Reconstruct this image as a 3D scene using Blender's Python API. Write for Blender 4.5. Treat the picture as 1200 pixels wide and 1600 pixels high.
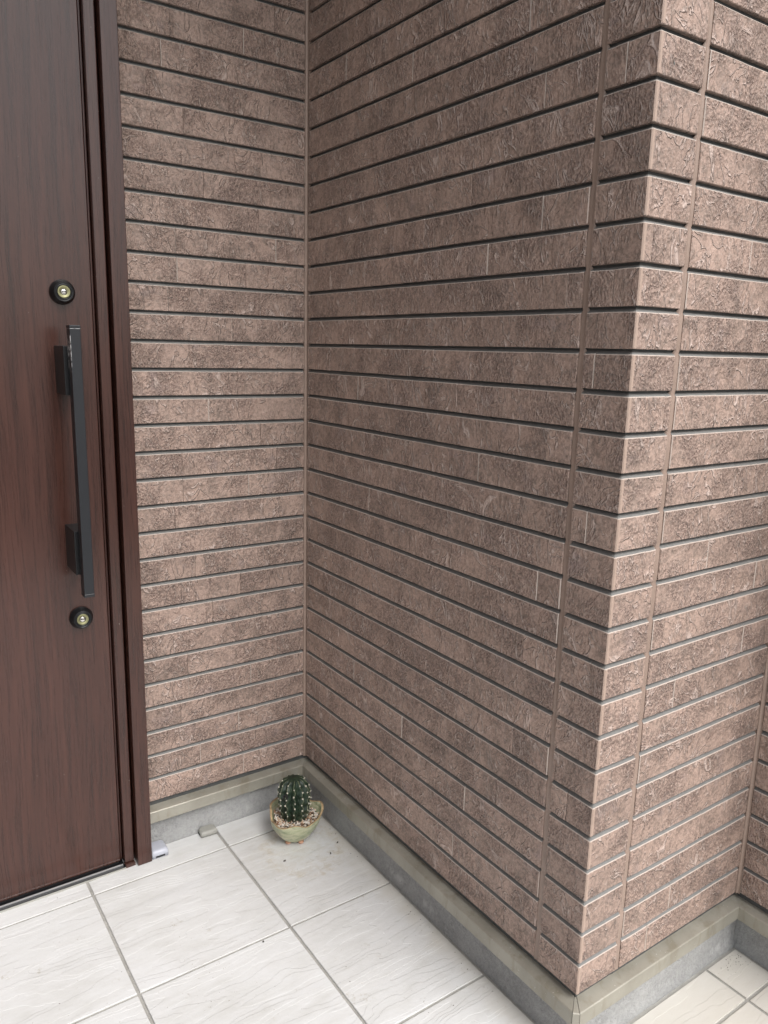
import bpy, bmesh, math, random
from mathutils import Matrix, Vector
random.seed(11)
R_ = math.radians
for o in list(bpy.data.objects): bpy.data.objects.remove(o)
scn = bpy.context.scene
COL = scn.collection

# ------------------------------------------------------------ camera
cam = bpy.data.cameras.new('camera')
cam.sensor_fit = 'VERTICAL'; cam.sensor_height = 36.0
cam.lens = 1216.1 / 1600 * 36.0
cam.clip_start = 0.02; cam.clip_end = 2000
co = bpy.data.objects.new('camera', cam); COL.objects.link(co)
rt = Vector((0.82264544, -0.5680364, 0.02427215))
up = Vector((0.09681951, 0.18202846, 0.97851501))
bk = Vector((-0.56025036, -0.80262089, 0.20474189))
m = Matrix((rt, up, bk)).transposed().to_4x4()
m.translation = Vector((-0.88746612, -1.59738556, 1.13509987))
co.matrix_world = m
scn.camera = co

# ------------------------------------------------------------ sky, sun, exposure
SUN_EL, SUN_AZ = 49.0, 9.0        # azimuth measured from -Y towards +X
w = bpy.data.worlds.new('World'); scn.world = w; w.use_nodes = True
nt = w.node_tree; nt.nodes.clear()
out = nt.nodes.new('ShaderNodeOutputWorld'); bg = nt.nodes.new('ShaderNodeBackground')
sky = nt.nodes.new('ShaderNodeTexSky'); sky.sky_type = 'NISHITA'; sky.sun_disc = False
sky.sun_elevation = R_(SUN_EL); sky.sun_rotation = R_(180 - SUN_AZ)
sky.air_density = 1.0; sky.dust_density = 3.0; sky.ozone_density = 1.0
hs = nt.nodes.new('ShaderNodeHueSaturation'); hs.inputs['Saturation'].default_value = 0.22
nt.links.new(sky.outputs[0], hs.inputs['Color']); nt.links.new(hs.outputs[0], bg.inputs[0])
bg.inputs[1].default_value = 0.115
nt.links.new(bg.outputs[0], out.inputs[0])
sl = bpy.data.lights.new('sun', 'SUN'); sl.energy = 1.5; sl.angle = R_(36); sl.color = (1.0, 0.975, 0.95)
so = bpy.data.objects.new('sun', sl); COL.objects.link(so)
az = R_(SUN_AZ); el = R_(SUN_EL)
sdir = Vector((math.sin(az) * math.cos(el), -math.cos(az) * math.cos(el), math.sin(el)))
so.rotation_euler = sdir.to_track_quat('Z', 'Y').to_euler(); so.location = sdir * 20
scn.view_settings.view_transform = 'Standard'; scn.view_settings.look = 'None'
scn.view_settings.gamma = 1.0; scn.view_settings.use_curve_mapping = False
scn.view_settings.exposure = 0.82
scn.render.engine = 'CYCLES'

# ------------------------------------------------------------ node helpers
class N:
    def __init__(s, name):
        s.m = bpy.data.materials.new(name); s.m.use_nodes = True
        s.t = s.m.node_tree; s.b = s.t.nodes['Principled BSDF']
    def n(s, typ, **k):
        x = s.t.nodes.new(typ)
        for a, v in k.items(): setattr(x, a, v)
        return x
    def l(s, a, b): s.t.links.new(a, b)
    def put(s, sock, v):
        if hasattr(v, 'links') or isinstance(v, bpy.types.NodeSocket): s.l(v, sock)
        else: sock.default_value = v
    def math(s, op, a, b=0.0, clamp=False):
        x = s.n('ShaderNodeMath', operation=op, use_clamp=clamp); s.put(x.inputs[0], a); s.put(x.inputs[1], b); return x.outputs[0]
    def vmath(s, op, a, b):
        x = s.n('ShaderNodeVectorMath', operation=op); s.put(x.inputs[0], a); s.put(x.inputs[1], b); return x.outputs[0]
    def map(s, v, rot=(0, 0, 0), scale=(1, 1, 1), loc=(0, 0, 0)):
        x = s.n('ShaderNodeMapping'); s.put(x.inputs[0], v); x.inputs[1].default_value = loc
        x.inputs[2].default_value = rot; x.inputs[3].default_value = scale; return x.outputs[0]
    def noise(s, v, scale, detail=4, rough=0.55, dist=0.0, out=0):
        x = s.n('ShaderNodeTexNoise'); s.put(x.inputs['Vector'], v); x.inputs['Scale'].default_value = scale
        x.inputs['Detail'].default_value = detail; x.inputs['Roughness'].default_value = rough; x.inputs['Distortion'].default_value = dist
        return x.outputs[out]
    def vor(s, v, scale, feature='F1', out=0):
        x = s.n('ShaderNodeTexVoronoi', feature=feature); s.put(x.inputs['Vector'], v); x.inputs['Scale'].default_value = scale
        return x.outputs[out]
    def ramp(s, f, stops, interp='LINEAR'):
        x = s.n('ShaderNodeValToRGB'); s.put(x.inputs[0], f); e = x.color_ramp.elements; x.color_ramp.interpolation = interp
        while len(e) < len(stops): e.new(0.5)
        for i, (p, c) in enumerate(stops):
            e[i].position = p
            e[i].color = (c, c, c, 1) if not isinstance(c, (tuple, list)) else (*c, 1)
        return x.outputs[0]
    def sstep(s, f, a, b):
        x = s.n('ShaderNodeMapRange', interpolation_type='SMOOTHSTEP'); s.put(x.inputs[0], f)
        x.inputs[1].default_value = a; x.inputs[2].default_value = b; return x.outputs[0]
    def mix(s, f, a, b, blend='MIX'):
        x = s.n('ShaderNodeMix', data_type='RGBA', blend_type=blend); s.put(x.inputs[0], f)
        s.put(x.inputs[6], (*a, 1) if isinstance(a, tuple) else a); s.put(x.inputs[7], (*b, 1) if isinstance(b, tuple) else b); return x.outputs[2]
    def obj(s): return s.n('ShaderNodeTexCoord').outputs['Object']
    def pos(s): return s.n('ShaderNodeNewGeometry').outputs['Position']
    def rnd(s): return s.n('ShaderNodeObjectInfo').outputs['Random']
    def shifted(s):
        r = s.rnd(); c = s.n('ShaderNodeCombineXYZ')
        for i, k in enumerate((37.0, 91.0, 53.0)): s.l(s.math('MULTIPLY', r, k), c.inputs[i])
        return s.vmath('ADD', s.obj(), c.outputs[0])
    def bump(s, h, dist, strength=1.0, normal=None):
        x = s.n('ShaderNodeBump'); s.put(x.inputs['Height'], h); x.inputs['Distance'].default_value = dist; x.inputs['Strength'].default_value = strength
        if normal is not None: s.l(normal, x.inputs['Normal'])
        return x.outputs[0]
    def fin(s, col=None, rough=None, normal=None, **k):
        if col is not None: s.put(s.b.inputs['Base Color'], (*col, 1) if isinstance(col, tuple) else col)
        if rough is not None: s.put(s.b.inputs['Roughness'], rough)
        if normal is not None: s.l(normal, s.b.inputs['Normal'])
        for a, v in k.items(): s.put(s.b.inputs[a.replace('_', ' ')], v)
        return s.m

def mat_brick():
    s = N('slate_siding'); v = s.shifted()
    vd = s.map(v, rot=(0, R_(28), 0), scale=(1.0, 1.0, 0.72))            # cleft direction leans
    warp = s.vmath('ADD', vd, s.vmath('MULTIPLY', s.noise(vd, 30, 3, out=1), (0.02, 0.02, 0.02)))
    patch = s.sstep(s.noise(v, 13, 3, 0.6), 0.40, 0.62)                  # rough versus smooth areas
    lump = s.vor(warp, 270, 'F1')
    grain = s.noise(warp, 430, 4, 0.68)
    mid = s.noise(warp, 95, 5, 0.68, 0.5)
    cn = s.noise(vd, 17, 3, 0.55, 1.2)                                   # cleft lines: iso lines of a warped noise
    line = s.math('SUBTRACT', 1.0, s.sstep(s.math('ABSOLUTE', s.math('SUBTRACT', cn, 0.5)), 0.0, 0.020), True)
    line = s.math('MULTIPLY', line, s.sstep(s.noise(v, 22, 2), 0.46, 0.56))
    cn2 = s.noise(s.map(vd, rot=(0, R_(20), 0), scale=(1.0, 1.0, 0.45), loc=(4, 9, 2)), 30, 3, 0.55, 1.0)
    ln2 = s.math('SUBTRACT', 1.0, s.sstep(s.math('ABSOLUTE', s.math('SUBTRACT', cn2, 0.5)), 0.0, 0.024), True)
    line = s.math('MAXIMUM', line, s.math('MULTIPLY', ln2, s.sstep(s.noise(s.map(v, loc=(5, 5, 5)), 20, 2), 0.50, 0.58)))
    step = s.ramp(s.noise(vd, 20, 4, 0.5, 0.8), [(0.30, 0.0), (0.44, 0.25), (0.455, 0.5), (0.58, 0.62), (0.595, 0.9), (0.8, 1.0)])
    pa = s.math('ADD', s.math('MULTIPLY', patch, 0.74), 0.20)
    h = s.math('MULTIPLY', s.math('ADD', s.math('MULTIPLY', lump, 0.8), s.math('MULTIPLY', grain, 0.65)), pa)
    h = s.math('ADD', h, s.math('MULTIPLY', mid, 0.5))
    h = s.math('ADD', h, s.math('ADD', s.math('MULTIPLY', line, 0.75), s.math('MULTIPLY', step, 0.7)))
    # pigment: taupe body, dark wash left in the hollows, pale rubbed crests
    f = s.math('ADD', s.math('MULTIPLY', s.noise(v, 150, 7, 0.80, 0.4), 0.79), s.math('MULTIPLY', s.noise(v, 22, 3, 0.6), 0.28))
    col = s.ramp(f, [(0.43, (0.2187, 0.1676, 0.1389)), (0.505, (0.3201, 0.2356, 0.1951)), (0.56, (0.4109, 0.2947, 0.2426)), (0.65, (0.4588, 0.3312, 0.2737))])
    wash = s.math('MULTIPLY', s.sstep(s.math('ADD', s.math('MULTIPLY', grain, 0.8), s.math('MULTIPLY', lump, 0.35)), 0.66, 0.50), pa)
    col = s.mix(s.math('MULTIPLY', wash, 0.62), col, (0.16, 0.1087, 0.09558))
    crest = s.math('MULTIPLY', s.sstep(grain, 0.56, 0.68), pa)
    col = s.mix(s.math('MULTIPLY', crest, 0.55), col, (0.5548, 0.4369, 0.3824))
    bl = s.sstep(s.noise(s.map(v, loc=(7, 3, 5)), 19, 4, 0.6), 0.58, 0.72)
    col = s.mix(s.math('MULTIPLY', bl, 0.35), col, (0.2934, 0.2317, 0.2234))
    col = s.mix(s.math('MULTIPLY', line, 0.72), col, (0.5975, 0.4775, 0.4225))
    chip = s.sstep(s.noise(s.map(v, loc=(1, 8, 2)), 33, 4, 0.6), 0.745, 0.757)
    dst = s.sstep(s.noise(s.map(v, loc=(2, 2, 9)), 520, 1, 0.3), 0.775, 0.80)
    col = s.mix(s.math('MULTIPLY', dst, 0.7), col, (0.7469, 0.6706, 0.6238))
    col = s.mix(chip, col, (0.2134, 0.2185, 0.2013))
    hv = s.n('ShaderNodeHueSaturation'); s.l(s.math('ADD', s.math('MULTIPLY', s.rnd(), 0.20), 0.90), hv.inputs['Value']); s.l(col, hv.inputs['Color'])
    return s.fin(hv.outputs[0], s.math('ADD', s.math('MULTIPLY', grain, 0.3), 0.36), s.bump(h, 0.0040, 1.0), Specular_IOR_Level=0.42)

def mat_plain(name, col, rough, bscale=0, bdist=0.0005, var=0.0, vscale=30, **k):
    s = N(name); v = s.obj(); c = col
    if var:
        f = s.noise(v, vscale, 6, 0.65)
        c = s.ramp(f, [(0.3, tuple(x * (1 - var) for x in col)), (0.7, tuple(min(1, x * (1 + var)) for x in col))])
    nrm = s.bump(s.noise(v, bscale, 4, 0.6), bdist) if bscale else None
    return s.fin(c, rough, nrm, **k)

def mat_tile():
    s = N('white_slate_tile'); p = s.pos(); v = s.shifted()
    a = s.map(v, rot=(0, 0, R_(-7)), scale=(0.16, 1.0, 1.0))
    wv = s.vmath('ADD', a, s.vmath('MULTIPLY', s.noise(v, 9, 3, out=1), (0.03, 0.03, 0.0)))
    led = s.noise(wv, 15, 2, 0.45)
    st = [(0.30, 0.0)]
    for i, q in enumerate((0.36, 0.43, 0.50, 0.565, 0.64)):
        st += [(q, i * 0.2 + 0.03), (q + 0.004, i * 0.2 + 0.2)]
    ledge = s.ramp(led, st)
    fine = s.noise(s.map(v, scale=(0.35, 1, 1)), 170, 6, 0.65)
    mid = s.noise(s.map(v, scale=(0.3, 1, 1)), 28, 4, 0.6)
    h = s.math('ADD', s.math('MULTIPLY', ledge, 1.3), s.math('ADD', s.math('MULTIPLY', fine, 0.22), s.math('MULTIPLY', mid, 0.16)))
    f = s.math('ADD', s.math('MULTIPLY', s.noise(v, 7, 4, 0.6), 0.5), s.math('MULTIPLY', s.noise(s.map(v, scale=(0.25, 1, 1)), 60, 7, 0.7), 0.5))
    col = s.ramp(f, [(0.34, (0.57, 0.567, 0.548)), (0.5, (0.64, 0.64, 0.632)), (0.64, (0.68, 0.684, 0.684))])
    pit = s.sstep(s.noise(v, 190, 2, 0.5), 0.70, 0.76)
    pm = s.sstep(s.noise(p, 6, 3, 0.6), 0.42, 0.62)
    col = s.mix(s.math('MULTIPLY', pit, s.math('ADD', s.math('MULTIPLY', pm, 0.55), 0.15)), col, (0.34, 0.31, 0.27))
    # water stain in front of the pot
    d = s.n('ShaderNodeVectorMath', operation='DISTANCE')
    s.l(s.vmath('ADD', p, s.vmath('MULTIPLY', s.noise(p, 22, 4, out=1), (0.07, 0.07, 0.0))), d.inputs[0]); d.inputs[1].default_value = (-0.075, -0.155, 0.0)
    dist = d.outputs['Value']
    ring = s.math('MULTIPLY', s.sstep(dist, 0.060, 0.088), s.math('SUBTRACT', 1.0, s.sstep(dist, 0.088, 0.105)))
    blot = s.math('SUBTRACT', 1.0, s.sstep(dist, 0.03, 0.20))
    bn = s.sstep(s.noise(p, 60, 5, 0.7), 0.42, 0.62)
    col = s.mix(s.math('MULTIPLY', ring, s.math('ADD', s.math('MULTIPLY', bn, 0.35), 0.08)), col, (0.50, 0.43, 0.31))
    col = s.mix(s.math('MULTIPLY', blot, s.math('MULTIPLY', bn, 0.26)), col, (0.50, 0.45, 0.36))
    # yellowish grime where water runs along the long wall
    sx = s.n('ShaderNodeSeparateXYZ'); s.l(p, sx.inputs[0])
    nearb = s.sstep(s.math('ADD', sx.outputs[0], s.math('MULTIPLY', s.noise(p, 14, 4), 0.09)), -0.02, 0.055)
    col = s.mix(s.math('MULTIPLY', nearb, 0.5), col, (0.52, 0.47, 0.38))
    # scattered dried scuffs
    sc = s.math('MULTIPLY', s.sstep(s.noise(s.map(p, loc=(3, 3, 0)), 11, 2), 0.63, 0.70), s.sstep(s.noise(p, 120, 5, 0.7), 0.5, 0.66))
    col = s.mix(s.math('MULTIPLY', sc, 0.6), col, (0.40, 0.36, 0.29))
    return s.fin(col, s.math('ADD', s.math('MULTIPLY', fine, 0.25), 0.38), s.bump(h, 0.0013, 1.0), Specular_IOR_Level=0.4)

def mat_wood(name='walnut_door_film', along=(1, 1, 0.030)):
    s = N(name); v = s.map(s.obj(), scale=along)
    vw = s.vmath('ADD', v, s.vmath('MULTIPLY', s.noise(s.map(s.obj(), scale=(1, 1, 0.35)), 5, 3, out=1), (0.030, 0.0, 0.0)))
    f = s.noise(vw, 230, 7, 0.72); g = s.noise(vw, 34, 4, 0.6, 0.5); k = s.noise(vw, 420, 3, 0.6)
    mixf = s.math('ADD', s.math('MULTIPLY', f, 0.66), s.math('MULTIPLY', g, 0.34))
    col = s.ramp(mixf, [(0.38, (0.028, 0.0105, 0.0072)), (0.48, (0.045, 0.0160, 0.0108)), (0.57, (0.060, 0.0215, 0.0145)), (0.68, (0.078, 0.0300, 0.0200))])
    pore = s.sstep(k, 0.58, 0.72)
    col = s.mix(s.math('MULTIPLY', pore, 0.45), col, (0.026, 0.0145, 0.012))
    dust = s.sstep(s.noise(s.obj(), 210, 1, 0.4), 0.805, 0.83)
    col = s.mix(s.math('MULTIPLY', dust, 0.6), col, (0.40, 0.37, 0.33))
    return s.fin(col, s.math('ADD', s.math('MULTIPLY', f, 0.12), 0.22), s.bump(s.math('ADD', s.math('MULTIPLY', pore, -0.6), f), 0.00022, 0.7), Specular_IOR_Level=0.45, Coat_Weight=0.25, Coat_Roughness=0.15, Coat_IOR=1.55)

def mat_flash():
    s = N('bronze_grey_flashing'); p = s.obj()
    f = s.noise(p, 11, 5, 0.6)
    col = s.ramp(f, [(0.35, (0.300, 0.283, 0.237)), (0.65, (0.385, 0.366, 0.312))])
    dr = s.sstep(s.noise(s.map(p, scale=(1, 1, 0.3)), 34, 5, 0.65), 0.48, 0.68)
    col = s.mix(s.math('MULTIPLY', dr, 0.5), col, (0.225, 0.195, 0.135))
    sp = s.sstep(s.noise(p, 330, 1, 0.3), 0.765, 0.80)
    col = s.mix(s.math('MULTIPLY', sp, 0.7), col, (0.62, 0.60, 0.55))
    return s.fin(col, s.math('ADD', s.math('MULTIPLY', f, 0.2), 0.30), s.bump(s.noise(p, 9, 2), 0.0012, 0.5), Metallic=0.25)

def mat_found():
    s = N('grey_mortar'); p = s.obj()
    f = s.math('ADD', s.math('MULTIPLY', s.noise(p, 9, 5, 0.6), 0.5), s.math('MULTIPLY', s.noise(p, 160, 6, 0.7), 0.5))
    col = s.ramp(f, [(0.34, (0.26, 0.26, 0.256)), (0.5, (0.355, 0.355, 0.35)), (0.66, (0.44, 0.438, 0.43))])
    sx = s.n('ShaderNodeSeparateXYZ'); s.l(p, sx.inputs[0])
    lime = s.math('MULTIPLY', s.math('SUBTRACT', 1.0, s.sstep(s.math('ABSOLUTE', s.math('SUBTRACT', sx.outputs[2], 0.018)), 0.002, 0.012)), s.sstep(s.noise(s.map(p, scale=(1, 1, 0.4)), 45, 6, 0.75), 0.46, 0.60))
    lime = s.math('MULTIPLY', lime, s.sstep(s.noise(p, 3.5, 2), 0.50, 0.60))
    col = s.mix(s.math('MULTIPLY', lime, 0.5), col, (0.62, 0.62, 0.61))
    h = s.math('ADD', s.noise(s.map(p, scale=(1, 1, 0.6)), 150, 5, 0.7), s.math('MULTIPLY', s.noise(p, 40, 3), 0.5))
    return s.fin(col, 0.85, s.bump(h, 0.0050, 1.0), Specular_IOR_Level=0.25)

MB = mat_brick()
MGROOVE = mat_plain('grey_groove_paint', (0.19, 0.188, 0.181), 0.6, 400, 0.0004, 0.15, 60)
MBAND = mat_plain('plain_brown_band', (0.4, 0.2945, 0.2385), 0.5, 500, 0.0003, 0.10, 60)
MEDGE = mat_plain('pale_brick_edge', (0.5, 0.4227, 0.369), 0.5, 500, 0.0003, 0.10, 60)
MBACK = mat_plain('dark_grey_backing', (0.075, 0.077, 0.076), 0.7, 300, 0.0005, 0.2, 40)
MSEAL = mat_plain('brown_sealant', (0.3, 0.2204, 0.18), 0.38, 60, 0.0008, 0.12, 12)
MTILE = mat_tile()
MGROUT = mat_plain('grey_grout', (0.36, 0.35, 0.325), 0.9, 350, 0.0015, 0.18, 24)
MWOOD = mat_wood()
MFLASH = mat_flash()
MFOUND = mat_found()
MBLACK = mat_plain('black_anodised', (0.012, 0.0125, 0.014), 0.36, 900, 0.00008, 0.2, 40, Metallic=0.3)
MRUBBER = mat_plain('black_gasket', (0.010, 0.010, 0.010), 0.7)
MALU = mat_plain('bare_aluminium', (0.62, 0.62, 0.62), 0.32, 0, Metallic=0.9)
MBRASS = mat_plain('pale_brass', (0.30, 0.29, 0.16), 0.5, 0, Metallic=0.75)
MSTEEL = mat_plain('nickel', (0.75, 0.72, 0.68), 0.22, 0, Metallic=1.0)
MGROUND = mat_plain('concrete_ground', (0.17, 0.168, 0.16), 0.9, 120, 0.003, 0.2, 3)
MSOFFIT = mat_plain('pale_soffit', (0.50, 0.47, 0.43), 0.8, 90, 0.001, 0.05, 8)
MCAPL = mat_plain('pale_grey_plastic', (0.44, 0.455, 0.51), 0.42, 200, 0.0003, 0.08, 60)
MCAPD = mat_plain('warm_grey_plastic', (0.33, 0.325, 0.295), 0.5, 200, 0.0003, 0.10, 60)
MDARK = mat_plain('dark_void', (0.012, 0.012, 0.012), 0.8)

# ------------------------------------------------------------ object helpers
def link(name, me, mats, parent=None, loc=(0, 0, 0), smooth=False):
    for mm in (mats if isinstance(mats, (list, tuple)) else [mats]): me.materials.append(mm)
    o = bpy.data.objects.new(name, me); COL.objects.link(o)
    if parent: o.parent = parent
    o.location = loc
    if smooth:
        me.polygons.foreach_set('use_smooth', [True] * len(me.polygons))
    return o
def thing(name, label, cat, loc=(0, 0, 0), rz=0, group=None, kind=None):
    o = bpy.data.objects.new(name, None); COL.objects.link(o); o.empty_display_size = 0.05
    o.location = loc; o.rotation_euler = (0, 0, rz)
    if label: o['label'] = label
    if cat: o['category'] = cat
    if group: o['group'] = group
    if kind: o['kind'] = kind
    return o
def bm_obj(name, bm, mats, parent=None, loc=(0, 0, 0), smooth=False):
    bmesh.ops.recalc_face_normals(bm, faces=bm.faces)
    me = bpy.data.meshes.new(name); bm.to_mesh(me); bm.free()
    return link(name, me, mats, parent, loc, smooth)
def box_bm(lo, hi, bev=0.0, seg=2, bm=None):
    bm = bm or bmesh.new()
    r = bmesh.ops.create_cube(bm, size=1.0)['verts']
    for v in r:
        v.co = Vector([lo[i] + (v.co[i] + 0.5) * (hi[i] - lo[i]) for i in range(3)])
    if bev:
        es = list({e for v in r for e in v.link_edges})
        bmesh.ops.bevel(bm, geom=es, offset=bev, segments=seg, affect='EDGES', profile=0.6)
    return bm
def poly_prism(pts, z0, z1, bev=0.0, seg=2):
    bm = bmesh.new()
    lo = [bm.verts.new((x, y, z0)) for x, y in pts]; hi = [bm.verts.new((x, y, z1)) for x, y in pts]
    n = len(pts); bm.faces.new(lo[::-1]); top = bm.faces.new(hi)
    for i in range(n): bm.faces.new((lo[i], lo[(i + 1) % n], hi[(i + 1) % n], hi[i]))
    if bev: bmesh.ops.bevel(bm, geom=list(top.edges), offset=bev, segments=seg, affect='EDGES', profile=0.6)
    return bm
def sweep_mesh(name, st, prof, segmat=None, cap=True, facemat=None):
    """st: list of point functions (o, z, k) -> xyz; prof: list of (o, z); quads between stations"""
    vs = []; fs = []; mi = []; P = len(prof)
    for s in st:
        for k, (o, z) in enumerate(prof): vs.append(s(o, z, k))
    for i in range(len(st) - 1):
        for k in range(P - 1):
            a = i * P + k
            fs.append((a, a + P, a + P + 1, a + 1)); mi.append(facemat(i, k) if facemat else (segmat[k] if segmat else 0))
    if cap:
        fs.append(tuple(range(P))[::1]); mi.append(segmat[0] if segmat else 0)
        fs.append(tuple(range((len(st) - 1) * P, len(st) * P))[::-1]); mi.append(segmat[0] if segmat else 0)
    me = bpy.data.meshes.new(name); me.from_pydata(vs, [], fs); me.polygons.foreach_set('material_index', mi)
    bm = bmesh.new(); bm.from_mesh(me); bmesh.ops.recalc_face_normals(bm, faces=bm.faces); bm.to_mesh(me); bm.free()
    return me

# ------------------------------------------------------------ dimensions
S = 0.056875                      # course pitch
Z0 = 0.11763                      # underside of the lowest course
GAP = 0.0074
HB = S - GAP
ZT1 = 0.16926                     # top edge of the lowest course
L = 0.904938; M = 0.457844
NCRS = 41
def zcourse(k): return (Z0 if k == 0 else ZT1 + (k - 1) * S + GAP), ZT1 + k * S
ZTOP = ZT1 + (NCRS - 1) * S + GAP
SB = (0.0919, 0.0054); SC = (0.1003, 0.0054)      # sealant centre from the corner, half width
DEP = -0.0076

def brick_prof(h):
    return [(DEP, 0.0), (-0.0007, 0.0), (0.0, 0.0009), (0.0, h - 0.0013), (-0.0010, h - 0.0001), (DEP, h + 0.0042)]
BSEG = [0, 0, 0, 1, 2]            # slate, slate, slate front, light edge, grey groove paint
def straight_brick(name, length, h, parent, loc):
    n = max(3, int(length / 0.07) + 1)
    xs = [0.0, 0.0011] + [length * i / n for i in range(1, n)] + [length - 0.0011, length]
    rj = [(random.uniform(-1, 1), random.uniform(-1, 1), random.uniform(-1, 1)) for _ in xs]
    vis = (random.random() < 0.30, random.random() < 0.22)
    def mk(i, x):
        end = 0.0009 if i in (0, len(xs) - 1) else 0.0
        j = rj[i]
        def f(o, z, k):
            oo = o
            if 1 <= k <= 4: oo = o - end + j[0] * 0.00035
            zz = z + (j[1] * 0.00035 if k in (1, 2) else j[2] * 0.00045 if k in (3, 4) else 0)
            return (x, -oo, zz)
        return f
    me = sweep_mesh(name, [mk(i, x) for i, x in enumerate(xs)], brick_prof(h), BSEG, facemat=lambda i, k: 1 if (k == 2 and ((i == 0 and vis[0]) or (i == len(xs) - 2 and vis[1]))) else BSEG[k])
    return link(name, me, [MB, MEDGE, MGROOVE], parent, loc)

def joints_fill(known, k, s0, s1, rng):
    """joint positions (distance along the wall) for course k, known ones plus plausible fillers"""
    js = sorted(j for j in known.get(k, []) if s0 + 0.012 < j < s1 - 0.012)
    pts = [s0] + js + [s1]; outj = list(js)
    for a, b in zip(pts[:-1], pts[1:]):
        ln = b - a
        if ln > 0.50:
            q = max(1, int(ln / 0.36)); 
            for i in range(q): outj.append(a + ln * (i + 1) / (q + 1) + rng.uniform(-0.05, 0.05))
    return sorted(outj)

def build_wall(name, label, loc, rz, length, s0, s1, known, rng, kind=None, cat='wall', back=(None, None), depth=0.15, ztop=ZTOP, group=None):
    t = thing(name, label, cat, loc, rz, group, kind)
    b0 = s0 if back[0] is None else back[0]; b1 = s1 if back[1] is None else back[1]
    bm_obj('backing_board', box_bm((b0, -DEP - 0.0002, Z0 - 0.02), (b1, depth, ztop)), MBACK, t)
    for k in range(NCRS):
        zb, zt = zcourse(k)
        js = [s0] + joints_fill(known, k, s0, s1, rng) + [s1]
        for a, b in zip(js[:-1], js[1:]):
            straight_brick('brick', b - a - 0.0004, zt - zb, t, (a + 0.0002, 0, zb))
    return t

rng = random.Random(5)
KA8 = {0: [-0.170], 1: [-0.278], 2: [-0.181], 3: [-0.320], 4: [-0.300, -0.148], 5: [-0.301, -0.077], 6: [-0.116], 7: [-0.239]}
XFR = -0.4135                                        # door frame edge
KA = {k: [j - XFR for j in KA8[k % 8]] for k in range(NCRS)}
KBr = {0: [-0.044], 1: [-0.585, -0.31], 2: [-0.38, -0.074], 3: [-0.612, -0.282], 4: [-0.693, -0.41], 5: [-0.224, -0.55], 6: [-0.726, -0.33], 7: [-0.622, -0.291], 8: [-0.56, -0.223],
       9: [-0.736, -0.60, -0.124], 10: [-0.48, -0.14], 11: [-0.759, -0.42], 12: [-0.27, -0.62], 13: [-0.709, -0.352], 14: [-0.605, -0.25], 15: [-0.758, -0.481], 16: [-0.54, -0.22], 17: [-0.107, -0.47],
       18: [-0.5, -0.201], 19: [-0.778, -0.39], 20: [-0.603, -0.238], 21: [-0.72, -0.081], 22: [-0.555, -0.266], 23: [-0.48, -0.141], 24: [-0.71, -0.043, -0.36], 25: [-0.585, -0.19],
       26: [-0.67, -0.381, -0.07], 27: [-0.575, -0.28, -0.157], 28: [-0.252, -0.6], 29: [-0.45, -0.13]}
KB = {k: [-j for j in v] for k, v in KBr.items()}
KC = {0: [0.173, 0.332], 1: [0.23], 8: [0.177], 9: [0.363], 10: [0.133], 11: [0.377], 12: [0.229], 16: [0.206], 18: [0.138, 0.284], 20: [0.253], 22: [0.19], 24: [0.194], 3: [0.3], 5: [0.21], 14: [0.34], 26: [0.28], 6: [0.39]}
KCB = {1: 0.877, 5: 0.853, 9: 0.877, 13: 0.849, 17: 0.840, 19: 0.862, 23: 0.873, 24: 0.855}
KCC = {12: 0.07, 16: 0.082, 18: 0.048, 20: 0.021}

DL = 0.33
IN = 0.0052                                          # inner corner sealant half-width
wallA = build_wall('brick_siding', 'brown slate-textured siding wall between the door frame and the inner corner, behind the cactus', (XFR, 0, 0), 0, -XFR, 0.0, -XFR - IN, KA, rng, back=(0.0, -XFR + 0.14))
wallB = build_wall('brick_siding', 'long shaded brown siding wall receding from the cactus corner to the protruding outer corner', (0, 0, 0), R_(-90), L, IN, L - SB[0] - SB[1], KB, rng, back=(0.0, L - SB[0] + 0.002))
wallC = build_wall('brick_siding', 'brightly lit brown siding wall right of the protruding corner, above the bare tile strip', (0, -L, 0), 0, M, SC[0] + SC[1], M - IN, KC, rng, back=(SC[0] - 0.002, M + 0.14))
wallD = build_wall('brick_siding', 'sliver of dark brown siding wall at the far right edge, turning towards the viewer', (M, -L, 0), R_(-90), DL, IN, DL, {}, rng, back=(0.0, DL))
wr = build_wall('wall_right', None, (M + 0.0002, -L - DL - 0.0012, 0), 0, 1.6, 0.0, 1.6, {}, rng, kind='structure', cat=None, back=(0.012, 1.6))

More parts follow.
